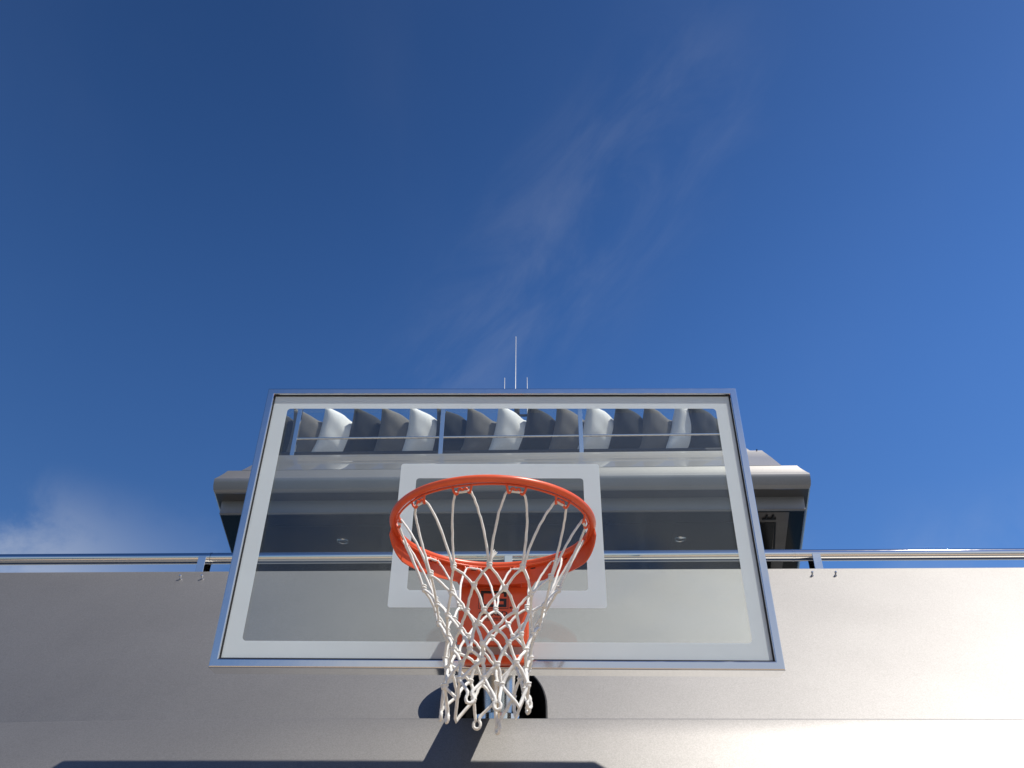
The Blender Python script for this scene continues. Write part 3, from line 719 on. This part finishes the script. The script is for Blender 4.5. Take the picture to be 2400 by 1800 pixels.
# long top loops: the cord runs through a hook pair and drops to the knots on both sides
for k, d in enumerate(HA):
    a = R(d); tang = Vector((math.cos(a), -math.sin(a), 0)); inw = Vector((-math.sin(a), -math.cos(a), 0))
    base = RC + Vector((0.2275 * math.sin(a), 0.2275 * math.cos(a), -0.0085)) + inw * 0.0075 + Vector((0, 0, -0.0105))
    L_, R_ = base - tang * 0.0165, base + tang * 0.0165
    kl, kr = knots[0][k], knots[0][(k + 1) % 12]
    for (s, kn, sg) in ((L_, kl, -1), (R_, kr, 1)):
        mid = (kn - s); c1 = s + tang * sg * rnd.uniform(0.008, 0.020) + inw * 0.004 + Vector((0, 0, -0.012)) + inw * 0.002
        top = RC + (kn - RC) * 1.0
        rad = Vector((kn.x - RC.x, kn.y - RC.y, 0)).normalized()
        c2 = kn + Vector((0, 0, 0.062)) + rad * 0.024 - tang * sg * rnd.uniform(0.002, 0.008)
        strand(bez(s, c1, c2, kn + rad * 0.001 - tang * sg * 0.002, 14), 0.0027, 0.0029, 8, 0.0004)
    strand([L_ - tang * 0.001, L_ + tang * 0.008 + inw * .001, R_ - tang * 0.008 + inw * .001, R_ + tang * 0.001], 0.0027, 0.0027)
# diamonds
for r_ in range(6):
    for k in range(12):
        A = knots[r_][k]
        nb = [(k) % 12, (k - 1) % 12] if r_ % 2 == 0 else [k % 12, (k + 1) % 12]
        for m in nb:
            B = knots[r_ + 1][m]; c = RC.copy(); c.z = (A.z + B.z) / 2
            out = ((A + B) / 2 - c); out.z = 0; out.normalize()
            side = (B - A); h = Vector((side.x, side.y, 0)) * 0.22
            bow = rnd.uniform(-0.003, 0.004)
            C1 = A + (B - A) * 0.33 + h + out * bow; C2 = A + (B - A) * 0.67 - h * -0.2 + out * bow
            rd = 0.0029 + 0.00013 * r_
            strand(bez(A, C1, C2, B, 6), rd, rd, 8, 0.0005)
# bottom loops with hanging eyes
last = knots[6]
for k in range(12):
    A, B = last[k], last[(k + 1) % 12]; d = 15 + 30 * k
    tip = np_(d + rnd.gauss(0, 6), 0.092 + rnd.uniform(-0.010, 0.010), 0.427 + rnd.uniform(-0.018, 0.022), 0.003)
    tang = Vector((math.cos(R(d)), -math.sin(R(d)), 0))
    if k % 3 != 1:                                      # a twisted teardrop eye
        ax = (tang + Vector((rnd.uniform(-.6, .6), rnd.uniform(-.6, .6), 0))).normalized(); rr0 = rnd.uniform(0.0062, 0.0082)
        cz = tip + Vector((0, 0, rr0)); loop = []
        for q_ in range(15):
            an = R(150 - 300 * q_ / 14 - 90 + 0)
            loop.append(cz + ax * rr0 * math.sin(R(-150 + 300 * q_ / 14)) * -1 + Vector((0, 0, -rr0 * math.cos(R(-150 + 300 * q_ / 14)) * 1.15)))
        if (loop[0] - A).length > (loop[-1] - A).length: loop.reverse()
        P = bez(A, A + (loop[0] - A) * .4 + Vector((0, 0, -.004)), loop[0] + Vector((0, 0, 0.012)), loop[0], 6)[:-1] + loop + bez(loop[-1], loop[-1] + Vector((0, 0, 0.012)), B + (loop[-1] - B) * .4, B, 6)[1:]
    else:
        P = bez(A, A + (tip - A) * .5, tip + Vector((0, 0, .012)) - tang * .006, tip, 6)[:-1] + bez(tip, tip + Vector((0, 0, .012)) + tang * .006, B + (tip - B) * .5, B, 6)
    strand(P, 0.0035, 0.0035, 8, 0.0003)
# knots: two short wraps
for r_, row in enumerate(knots):
    for p in row:
        s = 0.0062 if r_ else 0.0058
        ax = (p - RC); ax.z = 0; ax.normalize(); tg = Vector((-ax.y, ax.x, 0))
        net.ball(p, s, 9, 6, (1.0, 1.0, 1.25))
        net.tube([p + (tg * math.cos(t_) + ax * math.sin(t_)) * s * 0.85 + Vector((0, 0, s * .55 + .001 * math.sin(t_ + 1))) for t_ in [2 * math.pi * q / 10 for q in range(10)]], 0.0023, 6, closed=True)
        if r_ == 0: net.tube([p + (tg * math.cos(t_) + ax * math.sin(t_)) * s * 0.8 + Vector((0, 0, s * 1.5 + .001 * math.sin(t_ + 1))) for t_ in [2 * math.pi * q / 10 for q in range(10)]], 0.0022, 6, closed=True)
# frayed end on the front knot
p = knots[0][6]
for q_ in range(5):
    dv = Vector((0.010 + 0.003 * q_ - 0.006, 0, 0.034 + rnd.uniform(-.004, .004)))
    net.tube(bez(p + Vector((0.002, 0, 0.006)), p + Vector((0.003, 0, 0.018)), p + dv * 0.8, p + dv, 5), [0.0022, 0.002, 0.0018, 0.0016, 0.0014, 0.001], 6)
net.v = [tuple(Vector(v) - RC) for v in net.v]
o = net.build('basketball_net', M['cord'], smooth=True, ang=80, loc=tuple(RC))
tag(o, 'white knotted cord basketball net hanging from the orange rim', 'net')
